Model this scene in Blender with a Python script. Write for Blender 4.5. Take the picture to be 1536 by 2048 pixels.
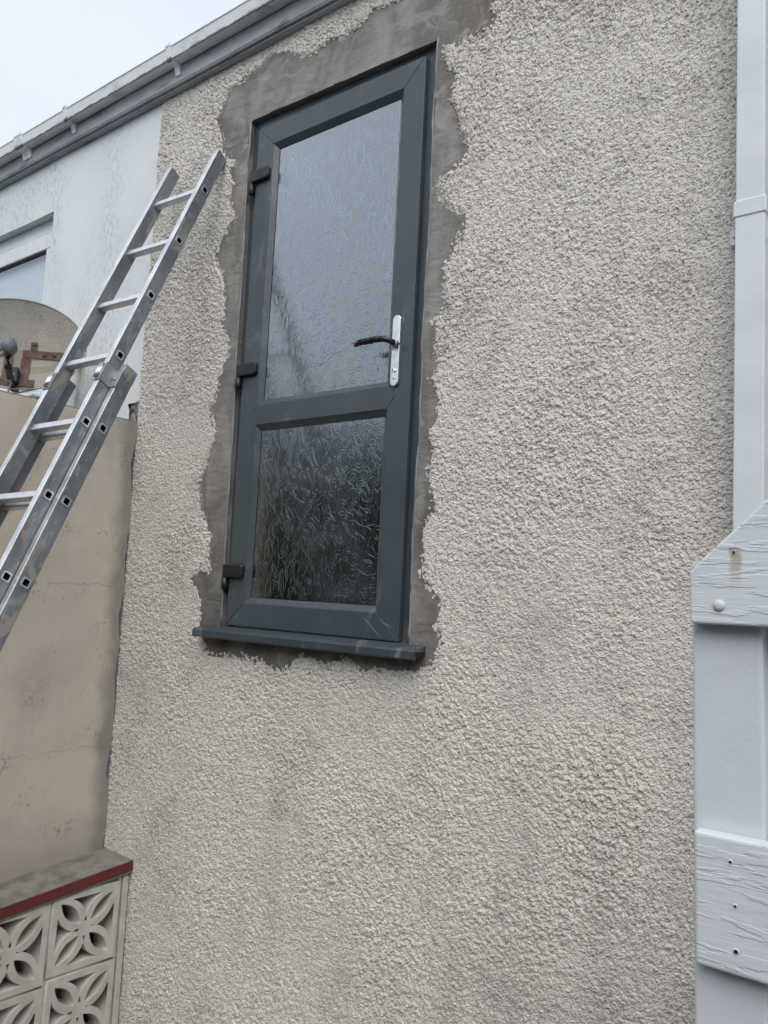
import bpy, math, random
import numpy as np
from mathutils import Vector, Matrix
R = math.radians
rng = np.random.default_rng(7)
random.seed(7)
for o in list(bpy.data.objects): bpy.data.objects.remove(o)
S = bpy.context.scene
C = S.collection

# ------------------------------------------------------------------ camera
cam = bpy.data.cameras.new('camera'); camo = bpy.data.objects.new('camera', cam); C.objects.link(camo)
cam.sensor_fit = 'HORIZONTAL'; cam.sensor_width = 36.0; cam.lens = 36.0*1599.35/1536.0
cam.clip_start = 0.05; cam.clip_end = 500
yaw, pitch, roll = R(-37.82731), R(5.464457), R(2.848694)
fwd = Vector((math.sin(yaw)*math.cos(pitch), math.cos(yaw)*math.cos(pitch), math.sin(pitch)))
r0 = fwd.cross(Vector((0,0,1))).normalized(); u0 = r0.cross(fwd)
rr = math.cos(roll)*r0 + math.sin(roll)*u0; uu = math.cos(roll)*u0 - math.sin(roll)*r0
m = Matrix((rr, uu, -fwd)).transposed().to_4x4(); m.translation = Vector((0,-2.09656,1.6))
camo.matrix_world = m
S.camera = camo

# ------------------------------------------------------------------ sky, sun, exposure
SUN_EL, SUN_AZ = R(50), R(150)          # azimuth clockwise from +Y
w = bpy.data.worlds.new('World'); S.world = w; w.use_nodes = True
nt = w.node_tree; nt.nodes.clear()
out = nt.nodes.new('ShaderNodeOutputWorld'); bg = nt.nodes.new('ShaderNodeBackground')
sky = nt.nodes.new('ShaderNodeTexSky'); sky.sky_type = 'NISHITA'; sky.sun_disc = False
sky.sun_elevation = SUN_EL; sky.sun_rotation = SUN_AZ; sky.dust_density = 4.0; sky.air_density = 1.2; sky.ozone_density = 1.0
hs = nt.nodes.new('ShaderNodeHueSaturation'); hs.inputs['Saturation'].default_value = 0.22
tcw = nt.nodes.new('ShaderNodeTexCoord'); nz = nt.nodes.new('ShaderNodeTexNoise'); nz.inputs['Scale'].default_value = 2.2; nz.inputs['Detail'].default_value = 5
cr = nt.nodes.new('ShaderNodeValToRGB'); cr.color_ramp.elements[0].position = .25; cr.color_ramp.elements[0].color = (7.6,8.5,9.8,1)
cr.color_ramp.elements[1].position = .8; cr.color_ramp.elements[1].color = (9.8,10.5,11.6,1)
mx = nt.nodes.new('ShaderNodeMix'); mx.data_type = 'RGBA'; mx.inputs['Factor'].default_value = 0.8
L = nt.links.new
L(sky.outputs[0], hs.inputs['Color']); L(tcw.outputs['Generated'], nz.inputs['Vector']); L(nz.outputs[0], cr.inputs[0])
L(hs.outputs[0], mx.inputs[6]); L(cr.outputs[0], mx.inputs[7]); L(mx.outputs[2], bg.inputs[0]); L(bg.outputs[0], out.inputs[0])
bg.inputs[1].default_value = 0.085
sun = bpy.data.lights.new('sun', 'SUN'); sun.energy = 1.5; sun.angle = R(50); sun.color = (1, .97, .92)
suno = bpy.data.objects.new('sun', sun); C.objects.link(suno)
sd = Vector((math.sin(SUN_AZ)*math.cos(SUN_EL), math.cos(SUN_AZ)*math.cos(SUN_EL), math.sin(SUN_EL)))
suno.rotation_euler = sd.to_track_quat('Z', 'Y').to_euler(); suno.location = sd*20
S.render.engine = 'CYCLES'
S.cycles.max_bounces = 6; S.cycles.diffuse_bounces = 3; S.cycles.glossy_bounces = 3; S.cycles.transmission_bounces = 4; S.cycles.transparent_max_bounces = 8
S.cycles.use_adaptive_sampling = True; S.cycles.adaptive_threshold = 0.03; S.cycles.max_bounces = 5; S.cycles.diffuse_bounces = 2
S.cycles.caustics_reflective = False; S.cycles.caustics_refractive = False
S.view_settings.view_transform = 'Standard'; S.view_settings.look = 'None'
S.view_settings.exposure = 0.36; S.view_settings.gamma = 1.0

# ------------------------------------------------------------------ materials
class NT:
    def __init__(s, name):
        s.m = bpy.data.materials.new(name); s.m.use_nodes = True; s.t = s.m.node_tree; s.t.nodes.clear()
        s.out = s.n('OutputMaterial'); s.b = s.n('BsdfPrincipled'); s.l(s.b.outputs[0], s.out.inputs[0])
        s.tc = s.n('TexCoord').outputs['Object']
    def n(s, k): return s.t.nodes.new('ShaderNode'+k)
    def l(s, a, b): s.t.links.new(a, b)
    def val(s, sock, v):
        if hasattr(v, 'links') or isinstance(v, bpy.types.NodeSocket): s.l(v, sock)
        else: sock.default_value = v
    def map(s, scale=(1,1,1), rot=(0,0,0), loc=(0,0,0), src=None):
        n = s.n('Mapping'); n.inputs['Scale'].default_value = scale; n.inputs['Rotation'].default_value = rot; n.inputs['Location'].default_value = loc
        s.l(src or s.tc, n.inputs[0]); return n.outputs[0]
    def noise(s, scale, detail=4, rough=.55, vec=None, dist=0):
        n = s.n('TexNoise'); n.inputs['Scale'].default_value = scale; n.inputs['Detail'].default_value = detail
        n.inputs['Roughness'].default_value = rough; n.inputs['Distortion'].default_value = dist
        s.l(vec or s.tc, n.inputs['Vector']); return n.outputs[0]
    def voro(s, scale, feat='F1', vec=None, out=0):
        n = s.n('TexVoronoi'); n.feature = feat; n.inputs['Scale'].default_value = scale; s.l(vec or s.tc, n.inputs['Vector']); return n.outputs[out]
    def ramp(s, v, a, b, lo=0., hi=1.):
        n = s.n('MapRange'); n.interpolation_type = 'SMOOTHSTEP'
        s.l(v, n.inputs[0]); n.inputs[1].default_value = a; n.inputs[2].default_value = b; n.inputs[3].default_value = lo; n.inputs[4].default_value = hi
        return n.outputs[0]
    def mth(s, op, a, b=0., c=0.):
        n = s.n('Math'); n.operation = op; s.val(n.inputs[0], a); s.val(n.inputs[1], b); s.val(n.inputs[2], c); return n.outputs[0]
    def xyz(s, src=None):
        n = s.n('SeparateXYZ'); s.l(src or s.tc, n.inputs[0]); return n.outputs
    def mix(s, f, a, b, blend='MIX'):
        n = s.n('Mix'); n.data_type = 'RGBA'; n.blend_type = blend
        s.val(n.inputs[0], f); s.val(n.inputs[6], a if hasattr(a,'node') else (*a, 1)[:4]); s.val(n.inputs[7], b if hasattr(b,'node') else (*b, 1)[:4]); return n.outputs[2]
    def col(s, c): s.val(s.b.inputs['Base Color'], c if hasattr(c,'node') else (*c, 1)[:4]); return s
    def rough(s, v): s.val(s.b.inputs['Roughness'], v); return s
    def metal(s, v): s.val(s.b.inputs['Metallic'], v); return s
    def bump(s, h, dist=.002, st=1., prev=None):
        n = s.n('Bump'); n.inputs['Distance'].default_value = dist; n.inputs['Strength'].default_value = st; s.l(h, n.inputs['Height'])
        if prev is not None: s.l(prev, n.inputs['Normal'])
        s.l(n.outputs[0], s.b.inputs['Normal']); return n.outputs[0]
MT = {}
def simple(key, c, rough=.5, metal=0., var=.12, nscale=12, bump=0.0, bscale=120):
    t = NT(key); d = tuple(x*(1-var*2) for x in c)
    t.col(t.mix(t.ramp(t.noise(nscale, 5), .35, .7), c, d)).metal(metal)
    t.rough(t.ramp(t.noise(nscale*2, 4), .3, .7, max(rough-.08, .02), rough+.1))
    if bump: t.bump(t.noise(bscale, 4), .001, bump)
    MT[key] = t.m; return t

t = NT('roughcast_paint')
big = t.noise(1.4, 4, .65)
base = t.mix(t.ramp(big, .3, .75), (.69,.657,.607), (.64,.607,.56))
base = t.mix(t.ramp(t.noise(1.0, 4, .65, t.map((5.0, 1, .55))), .50, .80, 0, .28), base, (.42,.40,.37))
sp = t.voro(130, out=1)      # single chips that lost paint or hold dirt
dm = t.ramp(big, .35, .68, .55, .12)
base = t.mix(t.mth('MULTIPLY', t.ramp(t.xyz(sp)[0], .79, .84), dm), base, (.30,.28,.25))
base = t.mix(t.mth('MULTIPLY', t.ramp(t.noise(3.1, 4, .72), .50, .66), t.ramp(t.noise(110, 2), .42, .56, 0, .55)), base, (.33,.31,.285))
base = t.mix(t.ramp(t.voro(13), .0, .06, .9, 0.), base, (.10,.095,.088))
sm = t.n('Attribute'); sm.attribute_name = 'smear'
base = t.mix(sm.outputs['Fac'], base, (.20,.18,.16))
t.col(base).rough(.88)
t.bump(t.noise(300, 2, .7), .002, .6)
MT['roughcast'] = t.m

t = NT('cement_mortar')
base = t.mix(t.ramp(t.noise(5.5, 6, .66, t.map((1,1,.55)), .8), .36, .64), (.165,.152,.138), (.275,.262,.244))
base = t.mix(t.ramp(t.noise(2.3, 4, .55), .47, .63, 0, .8), base, (.13,.116,.102))
base = t.mix(t.ramp(t.noise(9, 5, .6, t.map((.6,1,1), (0,.4,0)), 1.5), .55, .66, 0, .75), base, (.31,.295,.275))
base = t.mix(t.ramp(t.noise(26, 4, .65, t.map((1,1,.6), (0,.9,0)), 1.), .52, .7, 0, .35), base, (.32,.30,.275))
at = t.n('Attribute'); at.attribute_name = 'damp'
base = t.mix(at.outputs['Fac'], base, (.075,.066,.056))
t.col(base).rough(t.ramp(t.noise(5, 4), .3, .7, .55, .9))
b1 = t.bump(t.noise(13, 6, .65, t.map((.5,1,1), (0,.4,0)), 1.2), .010, .6); t.bump(t.noise(260, 4, .6), .001, .6, b1)
MT['mortar'] = t.m

t = NT('white_render')
base = t.mix(t.ramp(t.noise(1.6, 4), .35, .7), (.72,.75,.76), (.66,.70,.72))
mil = t.mth('MULTIPLY', t.ramp(t.noise(1.5, 4, .6, t.map((1.4,1,.8))), .40, .62), t.ramp(t.noise(40, 6, .78, t.map((1.5,1,.65))), .45, .62))
base = t.mix(t.mth('MULTIPLY', mil, .6), base, (.30,.33,.35))
gx_, gy_, gz_ = t.xyz(t.n('NewGeometry').outputs['Position'])
rx = t.ramp(t.mth('ABSOLUTE', t.mth('ADD', gx_, t.mth('ADD', t.mth('MULTIPLY', t.noise(8, 4), .05), 3.515))), .012, .05, 1., 0.)
base = t.mix(t.mth('MULTIPLY', t.mth('MULTIPLY', rx, t.ramp(gz_, 2.62, 2.60, 0, 1)), t.ramp(t.noise(22, 5, .7, t.map((1,1,.3))), .36, .6, .1, .8)), base, (.33,.26,.19))
t.col(base).rough(.8)
b1 = t.bump(t.noise(9, 5), .006, .35); t.bump(t.noise(220, 3), .001, .4, b1)
MT['white_render'] = t.m

t = NT('beige_render'); t.tc = t.n('NewGeometry').outputs['Position']
x, y, z = t.xyz()
base = t.mix(t.ramp(t.noise(1.5, 5, .6), .3, .72), (.70,.61,.49), (.63,.56,.465))
base = t.mix(t.ramp(t.noise(2.6, 5, .6, t.map((1,1.2,.7))), .5, .75, 0, .85), base, (.48,.45,.40))
base = t.mix(t.mth('MULTIPLY', t.ramp(t.noise(7, 5, .7), .5, .7), t.ramp(t.noise(60, 4), .5, .62, 0, .6)), base, (.2,.185,.16))
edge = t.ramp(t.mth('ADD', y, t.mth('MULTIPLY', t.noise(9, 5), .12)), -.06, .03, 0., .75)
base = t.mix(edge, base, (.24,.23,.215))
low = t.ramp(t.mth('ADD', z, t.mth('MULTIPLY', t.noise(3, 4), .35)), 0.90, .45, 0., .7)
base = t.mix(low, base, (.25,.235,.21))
wob = t.mth('MULTIPLY', t.mth('SUBTRACT', t.noise(9, 5, .65, t.map((0,1,0))), .5), .11)
for zc, wd in ((1.555, .0022), (0.88, .0016)):
    dz = t.mth('ABSOLUTE', t.mth('SUBTRACT', t.mth('ADD', z, wob), zc))
    base = t.mix(t.mth('MULTIPLY', t.ramp(dz, wd*.4, wd*1.5, .4, 0), t.ramp(t.noise(6, 3), .42, .56)), base, (.2,.18,.15))
base = t.mix(t.ramp(t.voro(16), .0, .03, .8, 0.), base, (.14,.125,.1))
t.col(base).rough(.85)
b1 = t.bump(t.noise(7, 5), .008, .35); t.bump(t.noise(180, 4), .0015, .5, b1)
MT['beige'] = t.m

def upvc(key, c, rough, dust=.32):
    t = NT(key)
    base = t.mix(t.ramp(t.noise(5, 5), .35, .75), c, tuple(v*.86 for v in c))
    base = t.mix(t.mth('MULTIPLY', t.ramp(t.noise(5, 6, .7, t.map((1,1,.5)), 1.5), .55, .78), dust), base, (.33,.34,.35))
    t.col(base).rough(t.ramp(t.noise(9, 5, .6), .3, .7, rough-.06, rough+.16))
    t.bump(t.noise(900, 2, .5, t.map((1,1,.25))), .0004, .25)
    MT[key] = t.m
upvc('anthracite', (.060,.077,.090), .33)
upvc('anthracite_sill', (.046,.061,.072), .42, .7)
simple('black_plastic', (.012,.013,.015), .42, bump=.1)
simple('black_film', (.012,.013,.015), .22, bump=.5, bscale=220)
simple('gasket', (.006,.006,.007), .5)
simple('white_upvc', (.68,.715,.75), .35, var=.04)
simple('satin_silver', (.78,.79,.80), .34, 1.0, var=.03, nscale=20)
simple('sealant', (.24,.26,.28), .5)
simple('void_shade', (.01,.01,.01), .9)  # near-black colour standing in for shade inside hollows, slots and holes
simple('rubber', (.02,.02,.02), .8)
simple('bolt_steel', (.45,.45,.45), .45, .9)
simple('cable_beige', (.42,.39,.33), .6)
simple('lnb_grey', (.16,.18,.20), .5)
simple('slate', (.07,.075,.085), .6, nscale=6)
simple('interior_paint', (.5,.54,.56), .9, var=.05, nscale=3)
simple('blind', (.72,.75,.78), .8, var=.03)
simple('rubble', (.30,.29,.27), .95, var=.3, nscale=40, bump=.8, bscale=60)
simple('screen_paint', (.70,.655,.58), .75, var=.1, nscale=14, bump=.4, bscale=90)
simple('coping_concrete', (.27,.255,.23), .9, var=.2, nscale=14, bump=.8, bscale=120)
simple('yard_concrete', (.15,.145,.135), .9, var=.15, nscale=2.5, bump=.6, bscale=60)

t = NT('red_paint')
base = t.mix(t.ramp(t.noise(30, 4), .5, .72), (.155,.028,.024), (.10,.025,.022))
base = t.mix(t.mth('MULTIPLY', t.ramp(t.noise(60, 6, .7), .68, .74), .5), base, (.2,.12,.11)); t.col(base).rough(.6); t.bump(t.noise(80, 4), .002, .5); MT['red_paint'] = t.m

t = NT('ladder_aluminium')
base = t.mix(t.ramp(t.noise(9, 5, .6), .35, .7), (.80,.81,.82), (.58,.60,.62))
sp = t.ramp(t.noise(17, 6, .65, t.map((1, .5, 1)), .8), .60, .64)
t.col(t.mix(t.mth('MULTIPLY', sp, .85), base, (.46,.42,.36))).metal(t.ramp(sp, 0, 1, .93, 0.)).rough(t.ramp(t.noise(24, 5), .3, .7, .36, .58))
t.bump(t.noise(160, 4, .6, t.map((1,.1,1))), .0006, .5); MT['alu'] = t.m
t = NT('ladder_side_shaded')  # same aluminium, darkened in colour where the sides mirror dark surroundings
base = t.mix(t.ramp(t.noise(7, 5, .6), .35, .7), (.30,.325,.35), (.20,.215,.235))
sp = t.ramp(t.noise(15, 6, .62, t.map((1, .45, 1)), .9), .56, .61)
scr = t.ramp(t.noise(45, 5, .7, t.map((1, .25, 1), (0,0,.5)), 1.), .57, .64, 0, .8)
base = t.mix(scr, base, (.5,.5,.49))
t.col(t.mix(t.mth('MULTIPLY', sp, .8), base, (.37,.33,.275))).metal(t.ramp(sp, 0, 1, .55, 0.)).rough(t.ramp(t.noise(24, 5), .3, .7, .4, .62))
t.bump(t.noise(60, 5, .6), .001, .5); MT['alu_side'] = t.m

t = NT('dish_mesh')
base = t.mix(t.ramp(t.noise(7, 4), .35, .7), (.27,.235,.185), (.20,.18,.15)); t.col(base).rough(.6)
hole = t.ramp(t.voro(560), .30, .33, 1., 0.)
tr = t.n('BsdfTransparent'); ms = t.n('MixShader'); t.l(hole, ms.inputs[0]); t.l(t.b.outputs[0], ms.inputs[1]); t.l(tr.outputs[0], ms.inputs[2]); t.l(ms.outputs[0], t.out.inputs[0])
MT['dish'] = t.m
t = NT('rusty_steel')
t.col(t.mix(t.ramp(t.noise(24, 6, .7), .38, .66), (.10,.045,.035), (.13,.105,.09))).rough(.85); t.bump(t.noise(200, 4), .001, .6); MT['rust'] = t.m

t = NT('weathered_paint')      # fascia
base = t.mix(t.ramp(t.noise(4, 5, .6, t.map((.5,1,2))), .35, .7), (.40,.43,.46), (.27,.295,.32))
base = t.mix(t.ramp(t.noise(22, 6, .75, t.map((.25,1,1))), .56, .66, 0, .8), base, (.13,.14,.15))
t.col(base).rough(.75); t.bump(t.noise(40, 6, .7, t.map((.15,1,1))), .003, .7); MT['fascia'] = t.m
t = NT('gutter_plastic'); t.tc = t.n('NewGeometry').outputs['Position']
x, y, z = t.xyz()
base = t.mix(t.ramp(t.noise(3, 5), .4, .7), (.80,.83,.85), (.72,.76,.78))
dirt = t.mth('MULTIPLY', t.ramp(t.noise(10, 6, .7, t.map((.5,1,1))), .5, .68), .55)
base = t.mix(dirt, base, (.30,.31,.31))
lowd = t.ramp(t.mth('ADD', z, t.mth('MULTIPLY', t.mth('SUBTRACT', t.noise(26, 5, .7, t.map((.6,1,1))), .5), .03)), 3.888, 3.8805, 0, .85)
front = t.ramp(y, -.097, -.1005, 0, 1)
base = t.mix(t.mth('MULTIPLY', lowd, front), base, (.13,.125,.12)); t.col(base).rough(.45); MT['gutter'] = t.m

t = NT('gate_paint')
base = t.mix(t.ramp(t.noise(6, 4), .35, .7), (.65,.685,.73), (.61,.645,.69)); t.col(base).rough(.5)
b1 = t.bump(t.noise(26, 5, .6, t.map((1,1,.5))), .002, .35); t.bump(t.noise(150, 2), .001, .25, b1); MT['gate'] = t.m
t = NT('gate_rail_paint')
x, y, z = t.xyz()
base = t.mix(t.ramp(t.noise(6, 4), .35, .7), (.66,.695,.74), (.61,.645,.69))
def stain(base, xc, z0, z1, wd, st, colr):
    sx = t.ramp(t.mth('ABSOLUTE', t.mth('SUBTRACT', t.mth('ADD', x, t.mth('MULTIPLY', t.mth('SUBTRACT', t.noise(60, 4), .5), .012)), xc)), wd*.6, wd*1.3, 1., 0.)
    sz = t.mth('MULTIPLY', t.ramp(z, z0-.004, z0, 1, 0), t.ramp(z, z1, z0, .0, 1.))
    return t.mix(t.mth('MULTIPLY', t.mth('MULTIPLY', sx, sz), t.ramp(t.noise(70, 4, .6, t.map((.4,1,2))), .3, .6, st*.45, st)), base, colr)
# rail object space = world minus gate origin (see gate below)
base = stain(base, -.2745, 1.678, 1.612, .0075, 1.0, (.40,.30,.19))
base = stain(base, -.2965, 1.606, 1.577, .007, .5, (.52,.45,.35))
t.col(base).rough(.55)
gr = t.noise(34, 6, .68, t.map((.16, 1, 1.5), (0, R(2), 0)), .5)
fl = t.ramp(t.noise(26, 5, .62, t.map((.3, 1, 1.9)), .3), .50, .56)
b1 = t.bump(gr, .004, .32); t.bump(fl, .0012, .6, b1); MT['gate_rail'] = t.m

def glass(key, tint, mult, rough):
    t = NT(key); t.t.nodes.remove(t.b)
    gl = t.n('BsdfGlossy'); gl.inputs['Roughness'].default_value = rough; gl.inputs['Color'].default_value = (.86,.94,.98,1)
    tr = t.n('BsdfTransparent'); tr.inputs[0].default_value = (*tint, 1)
    fr = t.n('Fresnel'); fr.inputs[0].default_value = 1.52
    f = t.mth('MINIMUM', t.mth('MULTIPLY', fr.outputs[0], mult), .95)
    bf = t.n('NewGeometry').outputs['Backfacing']; f = t.mth('MULTIPLY', f, t.mth('SUBTRACT', 1., bf))
    ms = t.n('MixShader'); t.l(f, ms.inputs[0]); t.l(tr.outputs[0], ms.inputs[1]); t.l(gl.outputs[0], ms.inputs[2]); t.l(ms.outputs[0], t.out.inputs[0])
    bm = t.n('Bump'); bm.inputs['Distance'].default_value = .0012; bm.inputs['Strength'].default_value = .35
    t.l(t.noise(38, 3, .5), bm.inputs['Height']); t.l(bm.outputs[0], gl.inputs['Normal']) if rough > .1 else None
    MT[key] = t.m
glass('obscure_glass', (.30,.39,.45), 6.0, .17)
glass('scroll_glass', (.33,.42,.48), 6.2, .08)
glass('window_glass', (.93,.96,.97), 2.2, .01)

t = NT('hedge_leaves'); t.col(t.mix(t.ramp(t.noise(6, 5), .35, .7), (.035,.06,.025), (.06,.09,.04))).rough(.6); MT['added_hedge'] = t.m

# ------------------------------------------------------------------ builders
ORI = {}
def tag(o, label=None, cat=None, group=None, kind=None):
    if label: o['label'] = label
    if cat: o['category'] = cat
    if group: o['group'] = group
    if kind: o['kind'] = kind
    return o
def empty(name, loc, label, cat, group=None, mat=None):
    o = bpy.data.objects.new(name, None); C.objects.link(o); o.empty_display_size = .1
    if mat is None: o.location = loc; ORI[o.name] = Vector(loc)
    else: o.matrix_world = mat; ORI[o.name] = Vector((0,0,0))
    return tag(o, label, cat, group, 'thing')
def add(name, verts, faces, mt, parent=None, bevel=0, smooth=False, seg=2, angle=30):
    me = bpy.data.meshes.new(name)
    off = ORI[parent.name] if parent is not None else Vector((0,0,0))
    me.from_pydata([tuple(Vector(v)-off) for v in verts], [], [tuple(f) for f in faces]); me.validate(); me.update()
    return link(name, me, mt, parent, off, bevel, smooth, seg, angle)
def link(name, me, mt, parent=None, off=None, bevel=0, smooth=False, seg=2, angle=30):
    o = bpy.data.objects.new(name, me); C.objects.link(o)
    if mt is not None: me.materials.append(MT[mt])
    if parent is not None: o.parent = parent; ORI[o.name] = ORI[parent.name]
    else: ORI[o.name] = Vector((0,0,0))
    if smooth: me.polygons.foreach_set('use_smooth', [True]*len(me.polygons))
    if bevel:
        b = o.modifiers.new('bevel', 'BEVEL'); b.width = bevel; b.segments = seg; b.limit_method = 'ANGLE'; b.angle_limit = R(angle)
    return o
BF = [(0,3,2,1),(4,5,6,7),(0,1,5,4),(1,2,6,5),(2,3,7,6),(3,0,4,7)]
def boxv(x0,x1,y0,y1,z0,z1): return [(x0,y0,z0),(x1,y0,z0),(x1,y1,z0),(x0,y1,z0),(x0,y0,z1),(x1,y0,z1),(x1,y1,z1),(x0,y1,z1)]
def box(name, x0,x1,y0,y1,z0,z1, mt, parent=None, bevel=.002, seg=2): return add(name, boxv(x0,x1,y0,y1,z0,z1), BF, mt, parent, bevel, seg=seg)
def boxes(name, lst, mt, parent=None, bevel=0):
    V=[]; F=[]
    for b in lst:
        k=len(V); V+=boxv(*b); F+=[tuple(i+k for i in f) for f in BF]
    return add(name, V, F, mt, parent, bevel)
def prism(name, poly, fn0, fn1, mt, parent=None, bevel=.0015, **kw):
    """poly: 2-D outline; fn0/fn1 map a 2-D point to the front/back 3-D point"""
    n=len(poly); V=[fn0(p) for p in poly]+[fn1(p) for p in poly]
    F=[tuple(range(n))[::-1], tuple(range(n,2*n))]+[(i,(i+1)%n,(i+1)%n+n,i+n) for i in range(n)]
    o = add(name, V, F, mt, parent, bevel, **kw)
    import bmesh
    bm=bmesh.new(); bm.from_mesh(o.data); bmesh.ops.recalc_face_normals(bm, faces=bm.faces); bm.to_mesh(o.data); bm.free()
    return o
def prismY(name, poly, y0, y1, mt, parent=None, bevel=.0015, **kw):
    return prism(name, poly, lambda p:(p[0],y0,p[1]), lambda p:(p[0],y1,p[1]), mt, parent, bevel, **kw)
def prismX(name, poly, x0, x1, mt, parent=None, bevel=.0015, **kw):
    return prism(name, poly, lambda p:(x0,p[0],p[1]), lambda p:(x1,p[0],p[1]), mt, parent, bevel, **kw)
def tube(name, path, rad, mt, parent=None, n=10, smooth=True, flat=None):
    P=[Vector(p) for p in path]; V=[]; F=[]
    rad = rad if isinstance(rad,(list,tuple)) else [rad]*len(P)
    up=Vector((0,0,1))
    for i,p in enumerate(P):
        d=(P[min(i+1,len(P)-1)]-P[max(i-1,0)]).normalized()
        a=d.cross(up if abs(d.z)<.95 else Vector((0,1,0))).normalized(); b=a.cross(d)
        for k in range(n):
            th=2*math.pi*k/n; V.append(p+(a*math.cos(th)*(flat or 1)+b*math.sin(th))*rad[i])
    for i in range(len(P)-1):
        for k in range(n): F.append((i*n+k, i*n+(k+1)%n, (i+1)*n+(k+1)%n, (i+1)*n+k))
    F.append(tuple(range(n))[::-1]); F.append(tuple(range((len(P)-1)*n, len(P)*n)))
    return add(name, V, F, mt, parent, 0, smooth)
def lathe(name, prof, origin, axis, mt, parent=None, n=20, smooth=True):
    ax=Vector(axis).normalized(); a=ax.orthogonal().normalized(); b=ax.cross(a); o=Vector(origin); V=[]; F=[]
    for r,h in prof:
        for k in range(n):
            th=2*math.pi*k/n; V.append(o+ax*h+(a*math.cos(th)+b*math.sin(th))*r)
    for i in range(len(prof)-1):
        for k in range(n): F.append((i*n+k, i*n+(k+1)%n, (i+1)*n+(k+1)%n, (i+1)*n+k))
    F.append(tuple(range(n))[::-1]); F.append(tuple(range((len(prof)-1)*n, len(prof)*n)))
    return add(name, V, F, mt, parent, 0, smooth)
def vnoise(x, z, cell, seed):
    g=np.random.default_rng(seed).random((256,256)); u=x/cell; v=z/cell
    i=np.floor(u).astype(int); j=np.floor(v).astype(int); fu=u-i; fv=v-j; fu=fu*fu*(3-2*fu); fv=fv*fv*(3-2*fv)
    i%=256; j%=256; i1=(i+1)%256; j1=(j+1)%256
    return (g[i,j]*(1-fu)+g[i1,j]*fu)*(1-fv)+(g[i,j1]*(1-fu)+g[i1,j1]*fu)*fv-.5
def fbm(x, z, cell, seed, octv=4):
    s=0; a=1.
    for k in range(octv): s=s+a*vnoise(x+3.1*k, z+7.7*k, cell/2**k, seed+k); a*=.5
    return s
def sdpoly(px, pz, poly):
    """signed distance to a polygon, negative inside"""
    d=np.full(px.shape, 1e9); inside=np.zeros(px.shape,bool); P=np.array(poly); n=len(P)
    for i in range(n):
        ax,az=P[i]; bx,bz=P[(i+1)%n]; ex,ez=bx-ax,bz-az
        t=np.clip(((px-ax)*ex+(pz-az)*ez)/(ex*ex+ez*ez+1e-12),0,1)
        d=np.minimum(d,(px-ax-t*ex)**2+(pz-az-t*ez)**2)
        c=((az>pz)!=(bz>pz)); xi=ax+(pz-az)*ex/(ez if abs(ez)>1e-9 else 1e-9); inside^=c&(px<xi)
    d=np.sqrt(d); return np.where(inside,-d,d)
def grid_mesh(name, X, Z, Y, keep, attrs=None):
    """X,Z,Y: (nx,nz) vertex arrays; keep: (nx-1,nz-1) face mask; wall faces look towards -Y"""
    nx,nz=X.shape; idx=np.arange(nx*nz).reshape(nx,nz)
    q=np.stack([idx[:-1,:-1],idx[1:,:-1],idx[1:,1:],idx[:-1,1:]],-1)[keep]
    used=np.unique(q); rem=np.full(nx*nz,-1,np.int64); rem[used]=np.arange(len(used)); q=rem[q]
    co=np.stack([X.ravel(),Y.ravel(),Z.ravel()],-1)[used].astype(np.float32)
    me=bpy.data.meshes.new(name); me.vertices.add(len(co)); me.vertices.foreach_set('co',co.ravel())
    me.loops.add(q.size); me.loops.foreach_set('vertex_index',q.ravel().astype(np.int32))
    me.polygons.add(len(q)); me.polygons.foreach_set('loop_start',np.arange(0,q.size,4,dtype=np.int32))
    me.polygons.foreach_set('use_smooth',np.ones(len(q),bool)); me.update(calc_edges=True)
    for k,v in (attrs or {}).items():
        a=me.attributes.new(k,'FLOAT','POINT'); a.data.foreach_set('value',v.ravel()[used].astype(np.float32))
    return me

GZ = -0.35
# ------------------------------------------------------------------ ground
tag(box('ground', -60,60,-60,60, GZ-.3,GZ, 'yard_concrete', bevel=0), kind='structure')

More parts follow.
